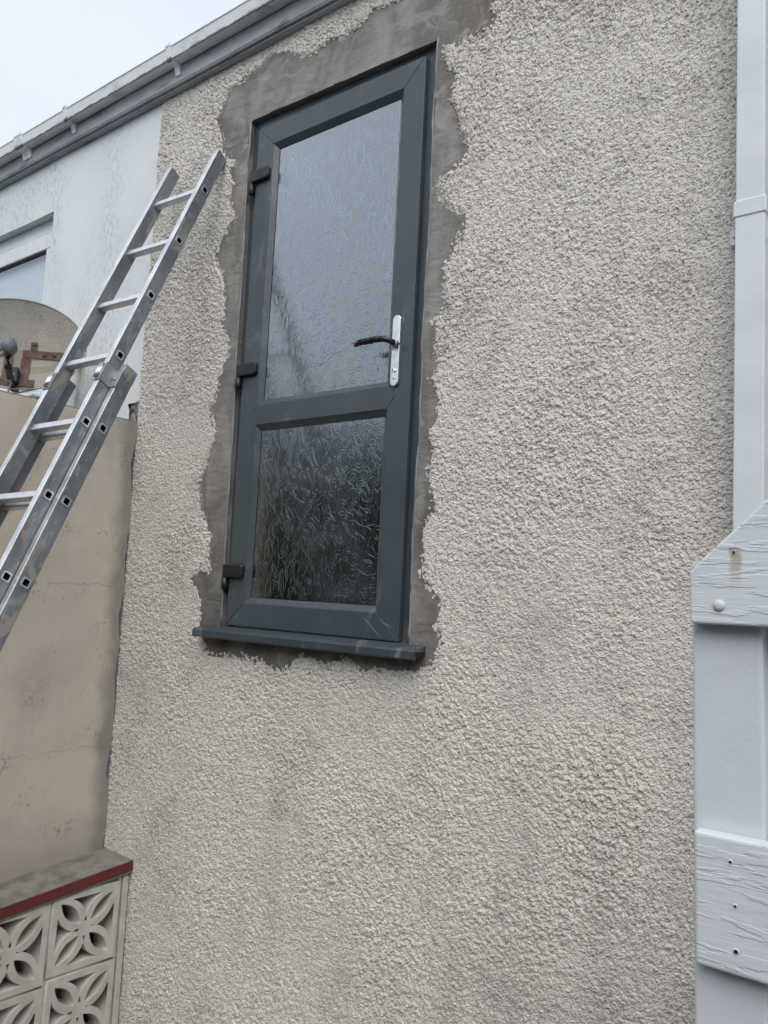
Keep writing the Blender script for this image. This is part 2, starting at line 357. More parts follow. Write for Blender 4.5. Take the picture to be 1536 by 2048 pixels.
# ------------------------------------------------------------------ house wall
PATCH=[(-1.666,3.696),(-1.538,3.724),(-1.352,3.638),(-1.3,3.535),(-1.269,3.485),(-1.272,3.453),(-1.299,3.437),(-1.344,3.431),(-1.413,3.434),(-1.467,3.438),(-1.467,3.396),(-1.433,3.346),(-1.426,3.297),(-1.431,3.236),(-1.4,3.164),(-1.383,3.098),(-1.366,3.018),(-1.409,2.991),(-1.455,2.981),(-1.472,2.954),(-1.467,2.866),(-1.425,2.841),(-1.38,2.797),(-1.384,2.752),(-1.403,2.706),(-1.437,2.652),(-1.427,2.568),(-1.42,2.524),(-1.464,2.477),(-1.453,2.434),(-1.453,2.334),(-1.455,2.279),(-1.425,2.208),(-1.442,2.138),(-1.459,2.09),(-1.438,2.045),(-1.452,1.995),(-1.451,1.919),(-1.435,1.87),(-1.474,1.792),(-1.467,1.657),(-1.421,1.606),(-1.401,1.549),(-1.413,1.494),(-1.403,1.433),(-1.419,1.378),(-1.457,1.353),(-1.547,1.345),(-1.682,1.343),(-1.763,1.367),(-1.843,1.335),(-1.931,1.364),(-1.982,1.334),(-2.049,1.288),(-2.135,1.307),(-2.224,1.331),(-2.356,1.334),(-2.461,1.332),(-2.489,1.372),(-2.516,1.427),(-2.503,1.506),(-2.541,1.563),(-2.58,1.604),(-2.559,1.624),(-2.477,1.626),(-2.482,1.673),(-2.49,1.736),(-2.484,1.776),(-2.525,1.844),(-2.549,1.958),(-2.562,2.018),(-2.534,2.105),(-2.528,2.131),(-2.498,2.193),(-2.519,2.252),(-2.538,2.283),(-2.522,2.339),(-2.514,2.411),(-2.467,2.473),(-2.468,2.586),(-2.499,2.649),(-2.489,2.687),(-2.5,2.763),(-2.522,2.832),(-2.565,2.896),(-2.582,2.956),(-2.537,3.022),(-2.473,3.088),(-2.503,3.174),(-2.521,3.281),(-2.488,3.348),(-2.553,3.383),(-2.591,3.458),(-2.632,3.572),(-2.588,3.642),(-2.555,3.688),(-2.426,3.694),(-2.37,3.697),(-2.306,3.734),(-2.224,3.714),(-2.163,3.681),(-2.15,3.666),(-2.066,3.655),(-1.998,3.672),(-1.947,3.663),(-1.861,3.665),(-1.791,3.714),(-1.723,3.706)]
HOLE=[(-2.424,3.493),(-1.493,3.476),(-1.500,1.40),(-2.398,1.40)]     # masonry opening round the door
house = empty('house_wall', (-1.5,0,GZ), 'cream pebble-dashed house wall around the grey door', 'wall')

# chips thrown on the wall, as a height field
H0x,H0z,RES=-3.06,-.42,.002; NX,NZ=int(4.3/RES),int(4.26/RES)
Hm=np.zeros(NX*NZ,np.float32); nch=int(4.3*4.26/(.0060**2))
cx=rng.random(nch)*NX; cz=rng.random(nch)*NZ
rad=(.0030+.0042*rng.random(nch)**1.8)/RES; flk=rng.random(nch)<.14; rad=np.where(flk,(.0062+.0032*rng.random(nch))/RES,rad); asp=.6+.4*rng.random(nch); th=rng.random(nch)*math.pi
ct,st=np.cos(th),np.sin(th); tx=rng.normal(0,.18,nch); tz=rng.normal(0,.18,nch); hb=np.where(flk,.0026+.0026*rng.random(nch),.0004+.0042*rng.random(nch)**1.4)
wx=H0x+cx*RES; wz=H0z+cz*RES; cs=np.full(nch,1.); bb=(wx>-2.75)&(wx<-1.15)&(wz>1.15)&(wz<3.81)
cs[bb]=sdpoly(wx[bb],wz[bb],PATCH); cs+=.022*fbm(wx,wz,.06,11,4)
keepc=cs>rng.uniform(-.010,.008,nch)
cx,cz,rad,asp,ct,st,tx,tz,hb=[a[keepc] for a in (cx,cz,rad,asp,ct,st,tx,tz,hb)]
ix=cx.astype(int); iz=cz.astype(int)
for dx in range(-5,6):
    for dz in range(-5,6):
        ex=ix+dx-cx; ez=iz+dz-cz; a=(ex*ct+ez*st)/rad; b=(-ex*st+ez*ct)/(rad*asp); q=a*a+b*b
        ok=(q<1)&(ix+dx>=0)&(ix+dx<NX)&(iz+dz>=0)&(iz+dz<NZ)
        h=hb*(1-.35*q[:]**2)+(tx*ex+tz*ez)*RES
        np.maximum.at(Hm,((ix+dx)*NZ+iz+dz)[ok],h[ok].astype(np.float32))
Hm=Hm.reshape(NX,NZ)
gx=[-3.036]
while gx[-1]<1.1: gx.append(gx[-1]+(.0038 if gx[-1]<-2.3 else .0033 if gx[-1]<-1.5 else .0028 if gx[-1]<-.28 else .011))
gx=np.array(gx); gz=np.arange(-.40,3.802,.0032)
X,Z=np.meshgrid(gx,gz,indexing='ij')
hx=np.clip(((X-H0x)/RES).astype(int),0,NX-1); hz=np.clip(((Z-H0z)/RES).astype(int),0,NZ-1)
Hh=Hm[hx,hz]*np.clip(.95+1.1*fbm(X,Z,.22,101,3),.5,1.5)
sd=np.full(X.shape,1.); bb=(X>-2.75)&(X<-1.15)&(Z>1.15)&(Z<3.81)
sd[bb]=sdpoly(X[bb],Z[bb],PATCH)
sdn=sd+.022*fbm(X,Z,.06,11,4)
f=np.clip((sdn-.002)/.008,0,1); f=f*f*(3-2*f)
big=.004*fbm(X,Z,.35,21,3)
gl=f*(.0045+big)+(1-f)*(-.02); Y=-np.where((Hh>0)&(sdn>-.020),np.maximum(gl,.001)+Hh,gl)
Y-=np.where(f>.4,rng.normal(0,.0009,Y.shape),0); pit=(rng.random(Y.shape)<.012)&(f>.5); Y+=pit*.005
smear=np.clip(1-(sd+.05*fbm(X,Z,.10,91,4))/.018,0,1)*np.clip(.9+2.2*fbm(X,Z,.03,95,3),0,1)*(.25+.7*np.exp(-((X+1.40)/.09)**2-((Z-3.12)/.17)**2)+.5*np.exp(-((X+1.42)/.08)**2-((Z-3.40)/.06)**2))
Xj=X+rng.uniform(-.0007,.0007,X.shape); Zj=Z+rng.uniform(-.0007,.0007,Z.shape)
kf=(sdn[:-1,:-1]>-.022)
# behind the gate, out of sight lower right: nothing removed
rc=link('roughcast', grid_mesh('roughcast',Xj-ORI[house.name].x,Zj-ORI[house.name].z,Y,kf,{'smear':smear}), 'roughcast', house)
rc.data.polygons.foreach_set('use_smooth',np.zeros(len(rc.data.polygons),bool))
tag(rc, 'cream painted pebble-dash chips', kind='stuff')
del X,Z,Xj,Zj,Y,Hh,sd,sdn

# cement made good round the door
gx=np.arange(-2.70,-1.20,.006); gz=np.arange(1.24,3.80,.006); X,Z=np.meshgrid(gx,gz,indexing='ij')
sp=sdpoly(X,Z,PATCH); sh=sdpoly(X,Z,HOLE)
# snap vertices near the opening on to its wavy edge
P=np.array(HOLE)
wob=.003*np.sin(Z*9+1)+.004*fbm(X,Z,.12,31,3)
Y=-.004-.0035*fbm(X,Z,.16,41,4)-.0012*fbm(X*.3+Z,Z*2,.03,43,2)-.004*np.clip(1-sh/.03,0,1)*0
damp=np.clip(1-np.abs(sp+.010*fbm(X,Z,.05,11,3))/.022,0,1)*.55*np.clip(.6+1.4*fbm(X,Z,.12,51,3),0,1)
damp=np.maximum(damp,np.clip(1.-(Z-1.42)/.55,0,1)*np.clip((-2.30-X)/.05,0,1)*.65)
kf=(sp[:-1,:-1]<.03)&(sh[:-1,:-1]>-.0075)
inn=(sh<0); 
# move inside vertices out to the edge
def snap(X,Z):
    px,pz=X.copy(),Z.copy(); best=np.full(X.shape,1e9)
    for i in range(4):
        a=P[i]; b=P[(i+1)%4]; e=b-a; t=np.clip(((X-a[0])*e[0]+(Z-a[1])*e[1])/(e@e),0,1); qx=a[0]+t*e[0]; qz=a[1]+t*e[1]; d=(X-qx)**2+(Z-qz)**2
        s=d<best; best[s]=d[s]; px[s]=qx[s]; pz[s]=qz[s]
    return px,pz
qx,qz=snap(X,Z); X2=np.where(inn,qx,X); Z2=np.where(inn,qz,Z)
near=np.clip(1-np.abs(sh)/.03,0,1); X2=X2+wob*near*.8
mp=link('mortar_patch', grid_mesh('mortar_patch',X2-ORI[house.name].x,Z2-ORI[house.name].z,Y,kf,{'damp':damp}), 'mortar', house)
tag(mp,'fresh grey brown cement patch round the door frame')
V=[];F=[]
for i in range(4):
    a,b=HOLE[i],HOLE[(i+1)%4]; n=40
    for k in range(n+1):
        t_=k/n; x=a[0]+(b[0]-a[0])*t_; z=a[1]+(b[1]-a[1])*t_; dxw=.0025*math.sin(z*9+1)+.0012*math.sin(z*31)
        V+= [(x+dxw*(i%2),-.0035,z),(x,.075,z)]
        if k<n: j=len(V); F.append((j-2,j-1,j+1,j))
add('door_reveal',V,F,'mortar',house,smooth=True)
# masonry behind (keeps daylight out of the room)
boxes('masonry',[(-3.02,-2.45,.03,.28,GZ,3.80),(-1.46,1.1,.03,.28,GZ,3.80),(-2.45,-1.46,.03,.28,GZ,1.33),(-2.45,-1.46,.076,.28,3.52,3.80)],'mortar',house)
room=[(-2.75,-1.15,2.2,2.25,1.2,3.8),(-2.80,-2.75,.28,2.25,1.2,3.8),(-1.15,-1.10,.28,2.25,1.2,3.8),(-2.8,-1.1,.28,2.25,1.15,1.2),(-2.8,-1.1,.28,2.25,3.8,3.85)]
tag(boxes('room_interior',room,'interior_paint'),kind='structure')

# ------------------------------------------------------------------ door
door=empty('door',(-1.96,.02,1.42),'anthracite grey half-glazed door with scroll-patterned obscure glass set high in wall','door')
def ring(prefix,names,o,i,y0,y1,mt,parent,bevel=.0015):
    (ox0,ox1,oz0,oz1),(ix0,ix1,iz0,iz1)=o,i; e=.00035
    for nm,poly in zip(names,([(ox0,oz0+e),(ix0,iz0+e),(ix0,iz1-e),(ox0,oz1-e)],[(ox1,oz1-e),(ix1,iz1-e),(ix1,iz0+e),(ox1,oz0+e)],[(ox0+e,oz1),(ix0+e,iz1),(ix1-e,iz1),(ox1-e,oz1)],[(ox1-e,oz0),(ix1-e,iz0),(ix0+e,iz0),(ox0+e,oz0)])):
        prismY(nm,poly,y0,y1,mt,parent,bevel)
ring('f',('frame_jamb','frame_jamb','frame_head','frame_threshold'),(-2.452,-1.478,1.412,3.532),(-2.362,-1.556,1.445,3.428),.0225,.085,'anthracite',door,.002)
SX0,SX1,SZ0,SZ1=-2.371,-1.543,1.432,3.441
UO=(-2.281,-1.633,2.283,3.353); LO=(-2.281,-1.637,1.519,2.205)
e=.0004; VZ=2.244
xl,xr=-2.281,-1.635
sash_y=(0.0,.0185)
hs_poly=[(SX0,SZ0+e),(xl-e,LO[2]),(xl-e,LO[3]),(xl-.022,VZ),(xl-e,UO[2]),(xl-e,UO[3]),(SX0,SZ1-e)]
prismY('hinge_stile',hs_poly,*sash_y,'anthracite',door,.0022)
ls_poly=[(SX1,SZ1-e),(UO[1]+e,UO[3]),(UO[1]+e,UO[2]),(xr+.026,VZ),(LO[1]+e,LO[3]),(LO[1]+e,LO[2]),(SX1,SZ0+e)]
prismY('lock_stile',ls_poly,*sash_y,'anthracite',door,.0022)
prismY('top_rail',[(SX0+e,SZ1),(xl,UO[3]),(UO[1],UO[3]),(SX1-e,SZ1)],*sash_y,'anthracite',door,.0022)
prismY('bottom_rail',[(SX1-e,SZ0),(LO[1],LO[2]),(xl,LO[2]),(SX0+e,SZ0)],*sash_y,'anthracite',door,.0022)
prismY('middle_rail',[(xl-.0212,VZ),(xl,UO[2]),(UO[1],UO[2]),(xr+.0252,VZ),(LO[1],LO[3]),(xl,LO[3])],*sash_y,'anthracite',door,.0016)
for k,(gx0,gx1,gz0,gz1) in enumerate([(SX0+.004,SX1-.004,SZ0+.004,SZ0+.02),(SX0+.004,SX1-.004,SZ1-.02,SZ1-.004),(SX0+.004,SX0+.02,SZ0+.02,SZ1-.02),(SX1-.02,SX1-.004,SZ0+.02,SZ1-.02)]):
    box('gasket_strip',gx0,gx1,.0187,.0224,gz0,gz1,'gasket',door,0)
boxes('sash_core',[(SX0+.03,xl-.002,.0187,.07,1.46,3.41),(xr+.004,SX1-.03,.0187,.07,1.46,3.41),(xl-.002,xr+.004,.0187,.07,UO[3]+.002,3.41),(xl-.002,xr+.004,.0187,.07,LO[3]+.003,UO[2]-.003),(xl-.002,xr+.004,.0187,.07,1.46,LO[2]-.003)],'anthracite',door)
def beads(o,dx,dz):
    x0,x1,z0,z1=o; g=.0004; x0+=g;x1-=g;z0+=g;z1-=g; y0,y1,y2=.0012,.0165,.0185
    Q=lambda a,b:[(a[0],y0,a[1]),(b[0],y0,b[1])]
    for (a,b,ia,ib) in (((x0,z1),(x0,z0),(x0+dx,z1-dz),(x0+dx,z0+dz)),((x1,z0),(x1,z1),(x1-dx,z0+dz),(x1-dx,z1-dz)),((x1,z1),(x0,z1),(x1-dx,z1-dz),(x0+dx,z1-dz)),((x0,z0),(x1,z0),(x0+dx,z0+dz),(x1-dx,z0+dz))):
        V=[(a[0],y0,a[1]),(b[0],y0,b[1]),(ib[0],y1,ib[1]),(ia[0],y1,ia[1]),(a[0],y2,a[1]),(b[0],y2,b[1]),(ib[0],y2,ib[1]),(ia[0],y2,ia[1])]
        add('glazing_bead',V,[(0,1,2,3),(7,6,5,4),(1,0,4,5),(3,2,6,7),(0,3,7,4),(2,1,5,6)],'anthracite',door,.0008)
beads(UO,.0215,.0215); beads(LO,.020,.0215)

# obscure glass: pane plus its embossed scrolls (raised lines on the front face)
def motif(rs,s):
    k=rs.random()
    if k<.40:      # spiral
        n=46; turns=rs.uniform(1.9,2.4); r=[s*(.12+.88*i/n) for i in range(n)]; a0=rs.uniform(0,6.28); dr=rs.choice((-1,1))
        pts=[(r[i]*.8*math.cos(a0+dr*turns*6.283*i/n), r[i]*math.sin(a0+dr*turns*6.283*i/n)) for i in range(n)]
        a=a0+dr*turns*6.283; q=pts[-1]
        for j in range(1,14): pts.append((q[0]+s*.16*j*math.cos(a+1.57*dr+j*.12*-dr), q[1]+s*.16*j*math.sin(a+1.57*dr+j*.12*-dr)))
        return pts
    if k<.80:      # scribbled loops
        n=60; a=rs.uniform(.9,1.5)*s; p=rs.uniform(0,6.28); q=rs.choice((2,3)); w_=rs.choice((1,2)); sl=rs.uniform(-.6,.6)
        return [(a*.7*math.sin(w_*6.283*i/n*.9+p)+sl*s*i/n, a*1.1*math.sin(q*6.283*i/n*.8)+.3*a*math.cos(5*6.283*i/n)) for i in range(n)]
    if k<2:      # long s curve
        n=40; ln=s*rs.uniform(3.5,5.5); a=rs.uniform(1.0,2.1); am=s*rs.uniform(.4,.9)
        return [((i/n-.5)*ln*math.cos(a)-am*math.sin(6.283*i/n*1.2)*math.sin(a), (i/n-.5)*ln*math.sin(a)+am*math.sin(6.283*i/n*1.2)*math.cos(a)) for i in range(n)]
    n=36           # zig-zag crown
    return [(s*1.6*(i/n-.5)*.9, s*.6*abs(((i/n*3)%1)-.5)*2+s*.2*math.sin(i)) for i in range(n)]
def pane(x0,x1,z0,z1,seed):
    g=box('glass_pane',x0-.006,x1+.006,.0188,.0225,z0-.006,z1+.006,'obscure_glass',door,0)
    V=[];F=[]
    def ribbon(pts,hw,h):
        seg=[]
        def flush(seg):
            if len(seg)<3: return
            b=len(V)
            for i,p in enumerate(seg):
                a=seg[max(i-1,0)]; c=seg[min(i+1,len(seg)-1)]; dx,dz=c[0]-a[0],c[1]-a[1]; l=math.hypot(dx,dz)+1e-9; nx_,nz_=-dz/l,dx/l
                e_=.0 if i in (0,len(seg)-1) else 1
                for s_,hh in ((-1,0),(-.45,h*.85),(.45,h*.85),(1,0)):
                    V.append((min(max(p[0]+nx_*s_*hw,x0),x1),.01875-hh*e_,min(max(p[1]+nz_*s_*hw,z0),z1)))
            for i in range(len(seg)-1):
                for k in range(3): j=b+i*4+k; F.append((j+4,j+5,j+1,j))
        for p in pts:
            if x0+.003<p[0]<x1-.003 and z0+.003<p[1]<z1-.003: seg.append(p)
            else: flush(seg); seg=[]
        flush(seg)
    # the rolled pattern repeats: one cell of scrolls, stepped over the pane
    rs=random.Random(5); CW,CH=.205,.255; pos=[]
    tries=0
    while len(pos)<22 and tries<4000:
        tries+=1; p=(rs.uniform(0,CW),rs.uniform(0,CH))
        if all(min(abs(p[0]-q[0]),CW-abs(p[0]-q[0]))**2+min(abs(p[1]-q[1]),CH-abs(p[1]-q[1]))**2>.037**2 for q in pos): pos.append(p)
    cells=[[[(p[0]+a,p[1]+b) for a,b in motif(rs,rs.uniform(.024,.034))] for p in pos] for _ in range(4)]
    wide=[[(.02+.16*i/20,.02+.10*i/20+.016*math.sin(i*.42)) for i in range(21)],[(.19-.11*i/20,.13+.10*i/20+.012*math.sin(i*.5)) for i in range(21)]]
    for ci in range(-1,6):
        for cj in range(-1,7):
            ox=-2.30+ci*CW+(.1 if cj%2 else 0); oz=1.50+cj*CH
            if ox>x1+.1 or ox<x0-.35 or oz>z1+.1 or oz<z0-.4: continue
            for m_ in cells[(ci*3+cj*2)%4]: ribbon([(a+ox,b+oz) for a,b in m_],.0018,.00040)
    pt=add('embossed_scrolls',V,F,'scroll_glass',g,smooth=True); pt['kind']='stuff'
    return g
tag(pane(-2.2595,-1.6545,2.3045,3.3315,1),'tall upper pane reflecting the pale sky')
tag(pane(-2.261,-1.657,1.5405,2.1835,2),'dark lower pane')

for zt in (3.258,2.455,1.664):
    hg=prismY('hinge',[(-2.392,zt-.050),(-2.292,zt-.050),(-2.284,zt-.042),(-2.284,zt-.008),(-2.292,zt),(-2.392,zt)],-.019,.003,'black_plastic',door,.005,seg=3)
    tube('knuckle',[(-2.384,-.008,zt-.0505),(-2.384,-.008,zt-.092),(-2.384,-.007,zt-.098)],[.0135,.0135,.008],'black_plastic',hg,14)
    box('frame_leaf',-2.398,-2.374,-.004,.024,zt-.09,zt-.052,'black_plastic',hg,.003)
# handle
def pill(xc,z0,z1,hw,n=10):
    return [(xc+hw*math.cos(a),z1-hw+hw*math.sin(a)) for a in [math.pi*i/n for i in range(n+1)]]+[(xc+hw*math.cos(a),z0+hw+hw*math.sin(a)) for a in [math.pi+math.pi*i/n for i in range(n+1)]]
HX=-1.606
hp=prismY('handle_plate',pill(HX,2.277,2.524,.0165),-.0115,.001,'satin_silver',door,.003,seg=3,angle=50)
lathe('lever_rose',[(.0125,-.001),(.0125,.012),(.010,.02)],(HX+.004,-.010,2.421),(0,-1,0),'bolt_steel',hp)
rsx=random.Random(3); path=[(HX+.006,-.012,2.421),(HX+.006,-.036,2.422),(HX+.002,-.049,2.424),(HX-.010,-.056,2.428)]; rads=[.0105,.0105,.0115,.0125]
for i in range(1,26): path.append((HX-.010-.0052*i,-.057-.003*math.sin(i/26*3),2.430+.006*math.sin(i/25*3)-.0002*i)); rads.append(.0128-.004*(i/25)**2+rsx.uniform(-.0016,.0016))
rads=rads[:2]+[r*.86 for r in rads[2:]]
lv=tube('lever',path,rads,'black_film',hp,12,flat=.75); tag(lv,'lever handle wrapped in black film')
V=[];F=[]
for k in range(26):      # creases of the wrapping film
    x_=HX-.012-.0048*k+rsx.uniform(-.002,.002); a0=rsx.uniform(0,6.28); ln=rsx.uniform(.012,.032); b=len(V)
    for i in range(6):
        s_=i/5; xx=x_-ln*s_; aa=a0+s_*rsx.uniform(.2,.8); r_=.0108-.0034*min(1,max(0,(HX-.01-xx)/.13))**2
        for d_,rr_ in ((-.12,-.001),(0,.0022),(.12,-.001)): V.append((xx,-.058+(r_+rr_)*.85*math.cos(aa+d_),2.4325+(r_+rr_)*math.sin(aa+d_)))
    for i in range(5):
        for q in range(2): j=b+i*3+q; F.append((j,j+1,j+4,j+3))
add('film_crease',V,F,'black_film',lv)
cy=prismY('lock_cylinder',[(HX-.003+.0085*math.cos(a),2.331+.0085*math.sin(a)) for a in [math.radians(-60+i*300/14) for i in range(15)]]+[(HX-.0078,2.323),(HX-.0078,2.304),(HX-.003,2.3005),(HX+.0018,2.304),(HX+.0018,2.323)][0:5],-.0165,-.0105,'satin_silver',hp,.0008)
box('keyway',HX-.0042,HX-.0022,-.0168,-.0162,2.322,2.336,'void_shade',cy,0)
# pale scuffs left by fitting, on the bottom rail
def scuff(pts,wd,nm='scuff_mark'):
    V=[];F=[]
    for i,p in enumerate(pts):
        w_=wd*(0.15 if i in (0,len(pts)-1) else 1); V+=[(p[0],-.0004,p[1]-w_),(p[0]+w_*.3,-.0004,p[1]+w_)]
        if i: j=len(V); F.append((j-4,j-2,j-1,j-3))
    add(nm,V,F,'sealant',door)
scuff([(-1.70,1.502),(-1.675,1.488),(-1.655,1.470),(-1.632,1.452),(-1.615,1.441)],.0016)
scuff([(-1.622,1.500),(-1.605,1.487),(-1.585,1.480),(-1.566,1.472)],.0013)
scuff([(-2.300,1.496),(-2.303,1.480),(-2.318,1.466),(-2.330,1.452)],.0016)
scuff([(-2.318,1.466),(-2.308,1.459),(-2.303,1.450)],.0012)
# sill under the door
SL=[(.03,1.428),(-.004,1.425),(-.052,1.4155),(-.064,1.412),(-.0665,1.407),(-.0665,1.385),(-.062,1.3815),(-.054,1.3815),(-.054,1.395),(.03,1.40)]
V=[];F=[]; n=len(SL); xs=[-2.487,-2.1,-1.75,-1.432]
for i,xx in enumerate(xs):
    for yy,zz in SL: V.append((xx,yy,zz+(.004*(xx+2.487)-.001)))
for i in range(len(xs)-1):
    for k in range(n): F.append((i*n+k,i*n+(k+1)%n,(i+1)*n+(k+1)%n,(i+1)*n+k))
F.append(tuple(range(n))); F.append(tuple(range((len(xs)-1)*n,len(xs)*n))[::-1])
sl=add('sill',V,F,'anthracite_sill',door,.0018); tag(sl,'projecting grey door sill with cement dust')
import bmesh
bm=bmesh.new(); bm.from_mesh(sl.data); bmesh.ops.recalc_face_normals(bm,faces=bm.faces); bm.to_mesh(sl.data); bm.free()
box('sill_end_shade',-1.4318,-1.4312,-.060,-.012,1.396,1.4095,'void_shade',sl,0)  # thin black plate painting the shade of the open hollow end
box('threshold_trim',SX0+.03,SX1-.01,.0115,.0215,1.4275,1.4312,'bolt_steel',door,.0008)
def seam(xt,xb,nm):
    pts=[];
    for i in range(60):
        s_=i/59; z_=3.485-2.055*s_; pts.append((xt+(xb-xt)*s_+.0025*math.sin(z_*9+1)+.0012*math.sin(z_*31+xt*9),-.003,z_))
    o=tube(nm,pts,[.0032+.0014*math.sin(i*.9)+.001*math.sin(i*2.3) for i in range(60)],'sealant',door,6); return o
seam(-1.4945,-1.5015,'sealant_bead'); seam(-2.4215,-2.3965,'sealant_bead')

# ------------------------------------------------------------------ eaves
fb=empty('fascia_board',(-2.5,-.04,3.804),'weathered grey painted fascia board under white gutter','fascia')
box('board',-6.2,-1.0+2.1,-.05,-.026,3.806,3.945,'fascia',fb,.003)
box('soffit_strip',-6.2,1.1,-.0485,-.012,3.7985,3.8045,'fascia',fb,.002)
box('bed_mould',-6.2,1.1,-.036,.02,3.788,3.7975,'fascia',fb,.005)
gut=empty('gutter',(-2.5,-.08,3.88),'dirty white plastic gutter along the eaves','gutter')
def gprof(t0):  # outline of the trough wall
    o_=[(-.0515,3.955),(-.0515,3.881),(-.056,3.878),(-.098,3.878),(-.103,3.881),(-.113,3.926),(-.117,3.929),(-.117,3.933),(-.108,3.933)]
    i_=[(-.106,3.926),(-.099,3.8835),(-.055,3.8825),(-.0545,3.955)]
    return o_+i_
prismX('trough',gprof(0),-6.2,1.1,'gutter',gut,.0012)
def gbr(x,wd,nm):
    poly=[(-.0513,3.958),(-.0513,3.878),(-.0505,3.842),(-.056,3.842),(-.064,3.872),(-.100,3.8745),(-.1065,3.879),(-.119,3.940),(-.1225,3.950),(-.121,3.957),(-.112,3.953),(-.115,3.9465),(-.1195,3.9465),(-.1155,3.9395),(-.1035,3.8805),(-.0985,3.8775),(-.0562,3.8775),(-.0517,3.8805)]
    poly=[(-.0513,3.958),(-.0513,3.832),(-.057,3.832),(-.070,3.868),(-.103,3.8705),(-.1105,3.877),(-.1205,3.924),(-.1245,3.932),(-.1235,3.944),(-.109,3.9395),(-.110,3.936),(-.104,3.924),(-.098,3.885),(-.06,3.884),(-.0535,3.958)]
    return prismX(nm,poly,x-wd/2,x+wd/2,'gutter',gut,.002)
for x_ in (-2.87,-3.705,-4.62,-5.3,-2.0,-1.15,-.3,.55): gbr(x_,.030,'bracket')
for dx_ in (-.032,0,.032): gbr(-4.165+dx_,.014 if dx_ else .05,'union_clip')
rf=empty('roof',(-2.5,1.2,3.95),'dark slate roof slope behind the white gutter','roof')
V=[(-6.2,-.07,3.952),(1.1,-.07,3.952),(1.1,2.6,5.452),(-6.2,2.6,5.452),(-6.2,-.07,3.966),(1.1,-.07,3.966),(1.1,2.6,5.466),(-6.2,2.6,5.466)]
add('slates',V,BF,'slate',rf)

# ------------------------------------------------------------------ neighbour's white wall and window
nb=empty('white_wall',(-4,0,GZ),"neighbouring house's mildewed white rendered wall left of the pebble-dash",'wall')
WX0,WX1,WZ0,WZ1=-5.25,-3.931,2.50,3.497
def wallpanel(x0,x1,z0,z1):
    nx=max(2,int((x1-x0)/.03)+1); nz=max(2,int((z1-z0)/.03)+1)
    X,Z=np.meshgrid(np.linspace(x0,x1,nx),np.linspace(z0,z1,nz),indexing='ij'); return X,Z
nxs=np.unique(np.round(np.concatenate([np.linspace(-6.2,WX0,30),np.linspace(WX0,WX1,45),np.linspace(WX1,-3.14,40),np.linspace(-3.14,-3.030,40)]),4))
nzs=np.unique(np.round(np.concatenate([np.linspace(GZ,2.20,50),np.linspace(2.20,2.42,70),np.linspace(2.43,WZ0,4),np.linspace(WZ0,WZ1,34),np.linspace(WZ1,3.80,14)]),4))
X,Z=np.meshgrid(nxs,nzs,indexing='ij'); Y=-.002-.004*fbm(X,Z,.3,61,3)
xc=(X[:-1,:-1]+X[1:,1:])/2; zc=(Z[:-1,:-1]+Z[1:,1:])/2
kf=~((xc>WX0)&(xc<WX1)&(zc>WZ0)&(zc<WZ1))
# broken corner at the foot of the visible render
kf&=~((xc>-3.115+.02*vnoise(xc,zc,.03,3))&(zc>2.2)&(zc<2.375+.03*vnoise(xc,zc,.04,9)))
link('render_coat',grid_mesh('render_coat',X-ORI[nb.name].x,Z-ORI[nb.name].z,Y,kf),'white_render',nb)
boxes('window_reveal',[(WX0-.02,WX1+.0,.0,.10,WZ1,WZ1+.02),(WX1,WX1+.02,.0,.10,WZ0,WZ1),(WX0-.02,WX0,.0,.10,WZ0,WZ1),(WX0,WX1,.0,.10,WZ0-.02,WZ0)],'white_render',nb)
boxes('masonry',[(-6.2,WX0-.02,.02,.28,GZ,3.8),(WX1+.02,-3.125,.02,.28,GZ,3.8),(-3.125,-3.02,.022,.28,GZ,2.2),(-3.125,-3.02,.022,.28,2.40,3.8),(WX0-.02,WX1+.02,.02,.28,GZ,WZ0-.02),(WX0-.02,WX1+.02,.02,.28,WZ1+.02,3.8)],'mortar',nb)
gx=np.linspace(-3.135,-3.018,30); gz=np.linspace(2.19,2.41,44); X,Z=np.meshgrid(gx,gz,indexing='ij'); Y=.008+.022*fbm(X,Z,.045,71,4)-.018*np.clip(1-np.hypot(X+3.055,(Z-2.325)*.8)/.022,0,1)**.4
bh=link('broken_render',grid_mesh('broken_render',X-ORI[nb.name].x,Z-ORI[nb.name].z,Y,np.ones((29,43),bool)),'rubble',nb); tag(bh,'broken hole showing grey rubble')
win=empty('window',(-4.6,.06,2.5),'white plastic framed window behind satellite dish','window')
fy0,fy1=.045,.10
boxes('frame',[(WX0,WX1,fy0,fy1,WZ1-.075,WZ1),(WX1-.055,WX1,fy0,fy1,WZ0,WZ1-.075),(WX0,WX0+.055,fy0,fy1,WZ0,WZ1-.075),(WX0+.055,WX1-.055,fy0,fy1,WZ0,WZ0+.06)],'white_upvc',win,.004)
sx0,sx1,sz0,sz1=WX0+.06,WX1-.045,WZ0+.065,WZ1-.085
boxes('sash',[(sx0,sx1,.030,.075,sz1-.085,sz1),(sx1-.06,sx1,.030,.075,sz0,sz1-.085),(sx0,sx0+.06,.030,.075,sz0,sz1-.085),(sx0+.06,sx1-.06,.030,.075,sz0,sz0+.06)],'white_upvc',win,.005)
box('gasket_line',sx0+.05,sx1-.05,.040,.0745,sz1-.0935,sz1-.0852,'gasket',win,0)
box('glass_pane',sx0+.055,sx1-.055,.050,.056,sz0+.055,sz1-.088,'window_glass',win,0)
box('blind',sx0+.03,sx1-.03,.078,.082,WZ0,WZ1-.1,'blind',win,0)
box('window_sill',WX0-.05,WX1+.04,-.05,.044,WZ0-.012,WZ0+.004,'white_upvc',win,.004)

